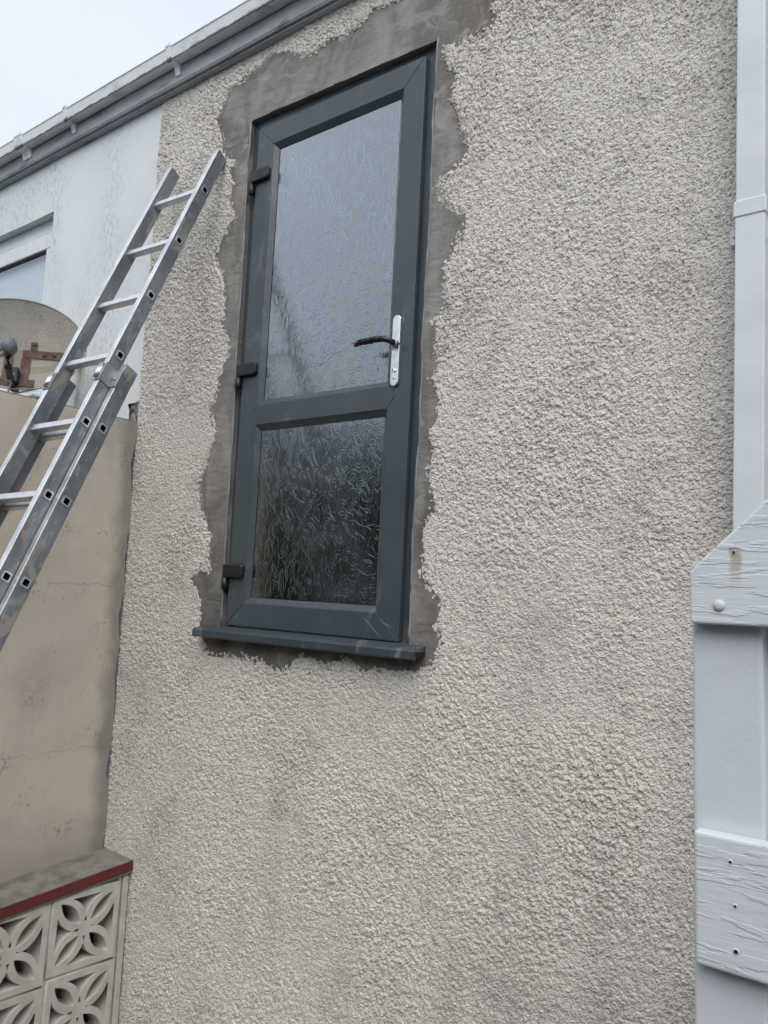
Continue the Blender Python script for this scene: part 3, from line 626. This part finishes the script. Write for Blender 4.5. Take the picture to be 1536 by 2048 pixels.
# ------------------------------------------------------------------ beige garden wall (square to the house)
pw=empty('party_wall',(-3.09,-.9,GZ),'tall beige rendered garden wall meeting the pebble-dash behind the ladder','wall')
ys=np.concatenate([np.linspace(-.74,-.012,80)]); zs=np.linspace(GZ,2.281,170)
Yg,Zg=np.meshgrid(ys,zs,indexing='ij'); Xg=-3.030-.006*fbm(Yg,Zg,.35,81,4)-.0015*fbm(Yg,Zg,.05,83,2)
endf=np.clip((Yg+.03)/.02,0,1); Yg=Yg+endf*(-.001+.036*fbm(Zg,Zg*0,.13,85,4)); Yg=np.minimum(Yg,.012)
me=grid_mesh('render_face',Xg,Zg,Yg,np.ones((len(ys)-1,len(zs)-1),bool))
me.flip_normals()
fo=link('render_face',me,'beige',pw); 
co=np.empty(len(me.vertices)*3,np.float32); me.vertices.foreach_get('co',co); co=co.reshape(-1,3)-np.array(ORI[pw.name],np.float32); me.vertices.foreach_set('co',co.ravel()); me.update()
box('wall_core',-3.16,-3.042,-.74,-.03,GZ,2.279,'beige',pw,0)
box('top_mortar',-3.165,-3.036,-.74,-.035,2.2792,2.287,'coping_concrete',pw,.003)

# ------------------------------------------------------------------ pierced screen-block wall with red coping
sw=empty('screen_block_wall',(-2.9,-.8,GZ),'low cream pierced screen-block wall with dark red edged coping','wall')
def block_mesh():
    cu=bpy.data.curves.new('blk','CURVE'); cu.dimensions='2D'; cu.fill_mode='BOTH'; cu.extrude=.043; cu.bevel_depth=.0022; cu.bevel_resolution=1
    A=.143; I=.121
    def sp(pts):
        s=cu.splines.new('POLY'); s.points.add(len(pts)-1)
        for p,q in zip(s.points,pts): p.co=(q[0],q[1],0,1)
        s.use_cyclic_u=True
    sp([(-A,-A),(A,-A),(A,A),(-A,A)])
    Ld=I*1.414
    def leaf(wd,t): return wd*math.sin(math.pi*t)**.8
    wo,wi=.047,.0235
    for q in range(4):
        a=math.pi/4+q*math.pi/2; ca,sa=math.cos(a),math.sin(a)
        L_=[]; n=16
        for i in range(n+1): s=i/n; tt=.17+.76*s; L_.append((Ld*tt, wi*math.sin(math.pi*s)**.85))
        for i in range(n-1,0,-1): s=i/n; tt=.17+.76*s; L_.append((Ld*tt,-wi*math.sin(math.pi*s)**.85))
        sp([(u*ca-v*sa,u*sa+v*ca) for u,v in L_])
        # opening between this leaf and the next
        b=a+math.pi/2; cb,sb=math.cos(b),math.sin(b); g=a+math.pi/4; cg,sg=math.cos(g),math.sin(g); pts=[]
        left=[]
        for i in range(30):
            t_=.09+.9*i/29; v=wo*math.sin(math.pi*min(1,.06+.9*t_))**.8
            p=(Ld*t_*ca-v*sa, Ld*t_*sa+v*ca)
            if max(abs(p[0]),abs(p[1]))<=I-.001 and (p[0]*cg+p[1]*sg)<I-.003: left.append(p)
            elif left and t_>.3: break
        # mirror over the direction g
        right=[((p[0]*cg+p[1]*sg)*cg-(-p[0]*sg+p[1]*cg)*-sg*-1, 0) for p in left]
        right=[]
        for p in left:
            al=p[0]*cg+p[1]*sg; be=-p[0]*sg+p[1]*cg; right.append((al*cg+be*sg, al*sg-be*cg))
        e1=left[-1]; al=I; be=-e1[0]*sg+e1[1]*cg
        c1=(al*cg-be*sg,al*sg+be*cg); c2=(al*cg+be*sg,al*sg-be*cg)
        sp(left+[c1,c2]+right[::-1])
    o=bpy.data.objects.new('tmp',cu); C.objects.link(o); bpy.context.view_layer.update()
    me=bpy.data.meshes.new_from_object(o.evaluated_get(bpy.context.evaluated_depsgraph_get())); bpy.data.objects.remove(o)
    # curve plane (x,y) -> world (-Y.., Z), extrude -> X
    co=np.empty(len(me.vertices)*3,np.float32); me.vertices.foreach_get('co',co); co=co.reshape(-1,3)
    me.vertices.foreach_set('co',np.stack([co[:,2],co[:,0],co[:,1]],-1).ravel()); me.update(); me.name='screen_block'; me.materials.clear(); me.materials.append(MT['screen_paint']); return me
bme=block_mesh(); PIT=.300
for r_ in range(3):
    for c_ in range(4):
        yc=-.202-PIT*c_; zc=.246-PIT*r_-.05*(-yc)*.6
        if zc<GZ+.05: zc=zc
        o=bpy.data.objects.new('screen_block',bme); C.objects.link(o); o.parent=sw; ORI[o.name]=ORI[sw.name]
        o.location=Vector((-2.876+rng.uniform(-.002,.002),yc,zc))-ORI[sw.name]; o.rotation_euler=(rng.uniform(-.006,.006)-.03,0,rng.uniform(-.006,.006))
for r_ in range(3):      # bed joints
    zj=.246+PIT/2-PIT*(r_+1)
    V=[(x_,y_,zj+dz_-.03*(-y_)) for x_ in (-2.915,-2.8405) for y_ in (-1.25,-.055) for dz_ in (-.008,.008)]
    add('bed_joint',V,[(0,1,3,2),(4,6,7,5),(0,4,5,1),(2,3,7,6),(0,2,6,4),(1,5,7,3)],'screen_paint',sw,.003)
for c_ in range(5):
    yj=-.202+PIT/2-PIT*c_; box('vertical_joint',-2.915,-2.8398,yj-.008,yj+.008,GZ,.392-.03*(-yj),'screen_paint',sw,.003)
box('end_pier',-2.925,-2.835,-.040,-.012,GZ,.39,'screen_paint',sw,.004)
box('end_fillet',-2.925,-2.842,-.0105,.004,GZ,.36,'coping_concrete',sw,.004)
cp=[]; 
V=[(x_,y_,zt_-.075*(-y_)) for x_ in (-3.04,-2.826) for y_ in (-1.28,-.006) for zt_ in (.398,.4525)]
cpo=add('coping',V,[(0,1,3,2),(4,6,7,5),(0,4,5,1),(2,3,7,6),(0,2,6,4),(1,5,7,3)],'coping_concrete',sw,.004)
V=[(x_,y_,zt_-.075*(-y_)) for x_ in (-2.8275,-2.8215) for y_ in (-1.28,-.008) for zt_ in (.411,.4505)]
add('painted_edge',V,[(0,1,3,2),(4,6,7,5),(0,4,5,1),(2,3,7,6),(0,2,6,4),(1,5,7,3)],'red_paint',cpo,.0015)

# ------------------------------------------------------------------ extension ladder (local: x across, y up its length, z away from the house)
d=Vector((.0832,-.4219,-.9029)).normalized(); ax=Vector((.99267,.11475,.03785)); nn=ax.cross(-d)
P0=Vector((-2.535,-.1241,3.1724)); Lg=(P0.z-GZ)/-d.z
foot=P0+d*Lg
mw=Matrix((ax,-d,nn)).transposed().to_4x4(); mw.translation=foot
lad=empty('extension_ladder',(0,0,0),'scuffed aluminium extension ladder leaning on the wall left of the door','ladder',mat=mw)
HY=Lg; SP=.294; FW=.298; T=.026
ftop=HY+.225
def sq(h,r,n=4):
    P=[]
    for q,(sx,sz) in enumerate(((1,1),(-1,1),(-1,-1),(1,-1))):
        for i in range(n+1):
            a=q*math.pi/2+i*math.pi/2/n; P.append((sx*(h-r)+r*math.cos(a),sz*(h-r)+r*math.sin(a)))
    return P
def plate_holes(outline,holes,x0,x1,bev=.0025):
    cu=bpy.data.curves.new('plate','CURVE'); cu.dimensions='2D'; cu.fill_mode='BOTH'; cu.extrude=(x1-x0)/2-bev; cu.bevel_depth=bev; cu.bevel_resolution=1; cu.offset=-bev
    for P in [outline]+holes:
        q=cu.splines.new('POLY'); q.points.add(len(P)-1)
        for p,c in zip(q.points,P): p.co=(c[0],c[1],0,1)
        q.use_cyclic_u=True
    o=bpy.data.objects.new('tmp',cu); C.objects.link(o); bpy.context.view_layer.update()
    me=bpy.data.meshes.new_from_object(o.evaluated_get(bpy.context.evaluated_depsgraph_get())); bpy.data.objects.remove(o)
    co=np.empty(len(me.vertices)*3,np.float32); me.vertices.foreach_get('co',co); co=co.reshape(-1,3)
    me.vertices.foreach_set('co',np.stack([co[:,2]+(x0+x1)/2,co[:,0],co[:,1]],-1).ravel()); me.update(); return me
def stringer(nm,x0,x1,y0,y1,z0,z1,ys_):
    hz=(z0+z1)/2
    me=plate_holes([(y0,z0),(y1,z0),(y1,z1),(y0,z1)],[[(y_+p[0],hz+p[1]) for p in sq(.0134,.005)] for y_ in ys_],x0,x1)
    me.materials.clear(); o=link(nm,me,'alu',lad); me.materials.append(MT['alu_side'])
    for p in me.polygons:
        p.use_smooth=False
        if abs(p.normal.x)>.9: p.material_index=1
    return o
ZH=.028
fy0_=.9
FYS=[HY-SP*k for k in range(20) if HY-SP*k>fy0_+.1]; BYS=[HY-1.172-SP*k for k in range(20) if HY-1.172-SP*k>.2]
for s_,(a,b) in (('R',(-T,0.)),('L',(-FW,-FW+T))):
    st_=stringer('fly_stringer',a,b,fy0_,ftop,-ZH,ZH,FYS)
    box('end_cap',a+.0015,b-.0015,ftop-.004,ftop+.004,-ZH+.002,ZH-.002,'bolt_steel',st_,.003)
BO=-.049
for (a,b) in ((.004,.030),(-FW-.030,-FW-.004)):
    st_=stringer('base_stringer',a,b,.03,HY-.915,BO-ZH,BO+ZH,BYS)
    box('end_cap',a-.0015,b+.0015,HY-.965,HY-.908,BO-ZH-.0015,BO+ZH+.0015,'alu_side',st_,.004)
    box('rubber_foot',a-.006,b+.006,-.004,.07,BO-ZH-.006,BO+ZH+.006,'rubber',st_,.006)
def rung_mesh(x0,x1,h):
    o_=sq(h,.005); i_=sq(h-.0032,.004); fl=sq(h+.0022,.006); n=len(o_); V=[];F=[]
    rings=[(x0+.010,i_),(x0-.0025,i_),(x0-.0025,fl),(x0-.0002,fl),(x0-.0002,o_),(x1+.0002,o_),(x1+.0002,fl),(x1+.0025,fl),(x1+.0025,i_),(x1-.06,i_)]
    rings[0]=(x0+.06,i_)
    for xx,P in rings: V+=[(xx,p[0],p[1]) for p in P]
    for i in range(len(rings)-1):
        for k in range(n): F.append((i*n+k,i*n+(k+1)%n,(i+1)*n+(k+1)%n,(i+1)*n+k))
    F.append(tuple(range(n))); F.append(tuple(range((len(rings)-1)*n,len(rings)*n))[::-1])
    me=bpy.data.meshes.new('rung'); me.from_pydata(V,[],F); me.update(); me.materials.append(MT['alu']); me.materials.append(MT['void_shade'])
    me.polygons[-1].material_index=1; me.polygons[-2].material_index=1
    for p in me.polygons:
        if p.index>=8*n and p.index<9*n: p.material_index=1
        if p.index<n: p.material_index=1  # inside of the tube ends blackened as painted shade
    import bmesh
    bm=bmesh.new(); bm.from_mesh(me); bmesh.ops.recalc_face_normals(bm,faces=bm.faces); bm.to_mesh(me); bm.free(); return me
rm1=rung_mesh(-FW,0.,.0135); rm2=rung_mesh(-FW-.030,.030,.0135)
for ys_,rm_,zo in ((FYS,rm1,0.),(BYS,rm2,BO)):
    for y_ in ys_: o=bpy.data.objects.new('rung',rm_); C.objects.link(o); o.parent=lad; o.location=(0,y_,zo)
# guide brackets that hold the sliding section to the base section
for sgn,xo in ((1,0.),(-1,-FW)):
    yb=HY-1.015
    if sgn>0: a,b=xo+.0008,xo+.0035
    else: a,b=xo-.0035,xo-.0008
    gb=boxes('guide_bracket',[(min(a,b),max(a,b),yb,yb+.075,-ZH-.002,ZH+.006),((xo-.030) if sgn>0 else xo-.0035,(xo+.0035) if sgn>0 else xo+.030,yb,yb+.075,ZH+.0008,ZH+.0045),((xo+.0035) if sgn>0 else xo-.034,(xo+.034) if sgn>0 else xo-.0035,yb,yb+.075,BO+ZH+.001,BO+ZH+.0045)],'bolt_steel',lad,.0012)
    for q in (0,1):
        xr_=(xo-.008-.013*q) if sgn>0 else (xo+.008+.013*q)
        tube('guide_roller',[(xr_,yb+.008,ZH+.0085),(xr_,yb+.067,ZH+.0085)],.0052,'satin_silver',gb,10)
    lathe('rivet',[(.007,0),(.006,.003),(.003,.005)],(xo+sgn*.012 if sgn>0 else xo-.012,yb+.036,BO+ZH+.004),(0,0,1),'bolt_steel',gb,10)

# ------------------------------------------------------------------ satellite dish
cpt=Vector((-3.431,-.38,2.598)); nrm=Vector((.80,-.58,.13)).normalized()
xa=Vector((0,0,1)).cross(nrm).normalized(); ya=nrm.cross(xa)
mw=Matrix((xa,ya,nrm)).transposed().to_4x4(); mw.translation=cpt
dish=empty('satellite_dish',(0,0,0),'brown perforated oval satellite dish with rusty bracket in front of window','satellite dish',mat=mw)
V=[];F=[]; A_,B_,DP=.285,.212,.045; nr,na=12,64
for lay,zo in ((0,0.),(1,-.0022)):
    for i in range(nr+1):
        r_=i/nr
        for k in range(na): a=2*math.pi*k/na; V.append((A_*r_*math.cos(a),B_*r_*math.sin(a),DP*(r_*r_)-DP+zo))
for i in range(nr):
    for k in range(na): F.append((i*na+k,(i+1)*na+k,(i+1)*na+(k+1)%na,i*na+(k+1)%na))
rfl=add('reflector',V[:(nr+1)*na],F,'dish',dish,0,True)
tube('rim',[(A_*math.cos(a),B_*math.sin(a),0) for a in [2*math.pi*k/72 for k in range(73)]],.0038,'cable_beige',rfl,6)
def conform(rects):
    V=[];F=[]
    for (x0,x1,y0,y1) in rects:
        n=max(2,int((x1-x0)/.02)); m_=max(2,int((y1-y0)/.02)); b=len(V)
        for lay in (.0035,.0075):
            for a in range(n+1):
                for c in range(m_+1):
                    x=x0+(x1-x0)*a/n; y=y0+(y1-y0)*c/m_; V.append((x,y,DP*((x/A_)**2+(y/B_)**2)-DP+lay))
        w_=(n+1)*(m_+1)
        for a in range(n):
            for c in range(m_):
                q=b+a*(m_+1)+c; F.append((q+w_,q+w_+m_+1,q+w_+m_+2,q+w_+1)); F.append((q,q+1,q+m_+2,q+m_+1))
        for a in range(n):
            q=b+a*(m_+1); F.append((q,q+m_+1,q+m_+1+w_,q+w_)); q+=m_; F.append((q,q+w_,q+w_+m_+1,q+m_+1))
        for c in range(m_):
            q=b+c; F.append((q,q+w_,q+w_+1,q+1)); q+=n*(m_+1); F.append((q,q+1,q+1+w_,q+w_))
    return V,F
br=add('bracket_plate',*conform([(.02,.235,-.046,-.010),(-.24,-.02,-.050,-.016),(-.052,-.016,-.185,-.05),(.018,.056,-.185,-.05),(-.08,.085,-.198,-.158),(.05,.078,-.008,.03),(-.045,-.02,-.015,.035)]),'rust',dish)
for hx_,hz_ in ((.11,-.03),(.155,-.026),(.19,-.028),(.065,.02)): lathe('bolt_head',[(.010,0),(.010,.004),(.006,.007)],(hx_,hz_,DP*((hx_/A_)**2+(hz_/B_)**2)-DP+.007),(0,0,1),'rust',br,8)
lb=tube('lnb_arm',[(.0,-.20,-.02),(.0,-.19,.06),(.003,-.175,.16),(.006,-.14,.215)],[.014,.014,.015,.016],'black_plastic',dish,10)
ln=lathe('lnb',[(.020,-.01),(.030,0),(.032,.004),(.032,.035),(.026,.045),(.02,.07),(.019,.085)],(.010,-.115,.255),(0,.1,-1),'lnb_grey',lb,20)
box('arm_clamp',-.022,.022,-.19,-.12,-.03,.03,'black_plastic',dish,.004)
tube('cable',[(.0,-.135,.245),(-.02,-.155,.24),(-.045,-.19,.20),(-.03,-.215,.12),(.0,-.21,.08),(.015,-.175,.09),(.004,-.20,.06),(-.012,-.26,.03),(-.06,-.32,0)],.0042,'cable_beige',dish,7)
tube('mounting_pole',[(-.005,-.19,-.09),(-.005,.0,-.09)],.018,'rust',dish,10)
wm=(mw.inverted()@Vector((-3.546,-.004,2.64)))
tube('wall_arm',[(-.005,-.1,-.09),tuple((Vector((-.005,-.1,-.09))+wm)/2+Vector((0,-.02,0))),tuple(wm)],.016,'rust',dish,10)
wb=mw.inverted()
# ------------------------------------------------------------------ downpipe
dp=empty('downpipe',(-.473,-.05,GZ),'white square plastic downpipe at the right of the wall','downpipe')
box('pipe',-.5075,-.4385,-.087,-.020,GZ+.05,2.574,'white_upvc',dp,.004,3)
box('upper_pipe',-.5065,-.4395,-.086,-.021,2.5745,3.93,'white_upvc',dp,.004,3)
box('socket',-.5110,-.4350,-.0900,-.018,2.556,2.598,'white_upvc',dp,.003,3)
for xx in (-.5215,-.4265):
    cl=box('clip_ear',xx-.013,xx+.013,-.026,-.006,2.513,2.553,'white_upvc',dp,.002)
    lathe('screw',[(.0045,0),(.004,.0015),(.002,.0025)],(xx-.002,-.026,2.534),(0,-1,0),'bolt_steel',cl,10)
# ------------------------------------------------------------------ white painted gate
gt=empty('wooden_gate',(0,-.95,0),'white painted timber gate with flaking rails in the right foreground','gate')
box('stile',-.3365,-.2475,-.968,-.922,GZ+.06,1.64,'gate',gt,.005,3)
ORI[gt.name]=Vector((0,-.95,0))
prismY('top_rail',[(-.3320,1.575),(.72,1.573),(.72,1.80),(-.17,1.80),(-.3225,1.655),(-.3335,1.643)],-.992,-.9685,'gate_rail',gt,.004,seg=3)
prismY('lower_rail',[(-.3275,1.1445),(.72,1.140),(.72,1.303),(-.3290,1.3095)],-.993,-.9685,'gate_rail',gt,.005,seg=3)
box('bottom_rail',-.3425,.72,-.993,-.9685,.05,.2,'gate_rail',gt,.004)
box('stile',.62,.71,-.968,-.922,GZ+.06,1.70,'gate',gt,.005,3)
for k in range(8): box('board',-.2515+.109*k+.001,-.2515+.109*(k+1)-.003,-.940,-.922,GZ+.06,1.70,'gate',gt,.003)
gt.rotation_euler=(0,-.0175,0); gt.location=(.028,-.95,.005)
lathe('bolt_head',[(.0075,0),(.007,.002),(.003,.0032)],(-.2945,-.992,1.600),(0,-1,0),'gate_rail',gt,14)
for (xx,zz,r_) in ((-.2753,1.670,.0017),(-.2832,1.280,.0017),(-.278,1.228,.0016),(-.2776,1.174,.0026)):
    lathe('nail_hole',[(r_*1.7,0),(r_*1.5,.0007),(r_*.9,.0009)],(xx,-.9923 if zz>1.5 else -.9933,zz),(0,-1,0),'gate_rail',gt,12)
    lathe('nail_hole_shade',[(r_,0),(r_*.8,.0004)],(xx,-.9933 if zz>1.5 else -.9943,zz),(0,-1,0),'void_shade',gt,12)  # dark disc painting the shade inside each nail hole
# ------------------------------------------------------------------ evergreen screen added behind the camera, darkens the lower pane's reflection
V=[];F=[]; rs=random.Random(9)
hd=empty('added_hedge',(-3,-5.2,GZ),'unseen evergreen screen added to darken the lower door pane','added_hedge')
def leafcloud(n,x0,x1,y0,y1,zt):
    for _ in range(n):
        x=rs.uniform(x0,x1); y=rs.uniform(y0,y1); z=rs.uniform(GZ,zt+.35*math.sin(x*1.7)+.2*math.sin(x*4.1)); s=rs.uniform(.08,.16); b=len(V)
        a=Vector((rs.gauss(0,1),rs.gauss(0,1),rs.gauss(0,1))).normalized()*s; c=a.orthogonal().normalized()*s*.6; p=Vector((x,y,z))
        V.extend([p-a,p+c,p+a,p-c]); F.append((b,b+1,b+2,b+3))
leafcloud(11000,-12,5,-5.6,-4.9,3.3); leafcloud(2600,-12,-7.4,-5.6,-4.6,4.3)
lf=add('foliage',V,F,'added_hedge',hd); lf['kind']='stuff'
box('inner_growth',-12,5,-5.45,-5.1,GZ,2.9,'added_hedge',hd,0)
S.render.engine='CYCLES'
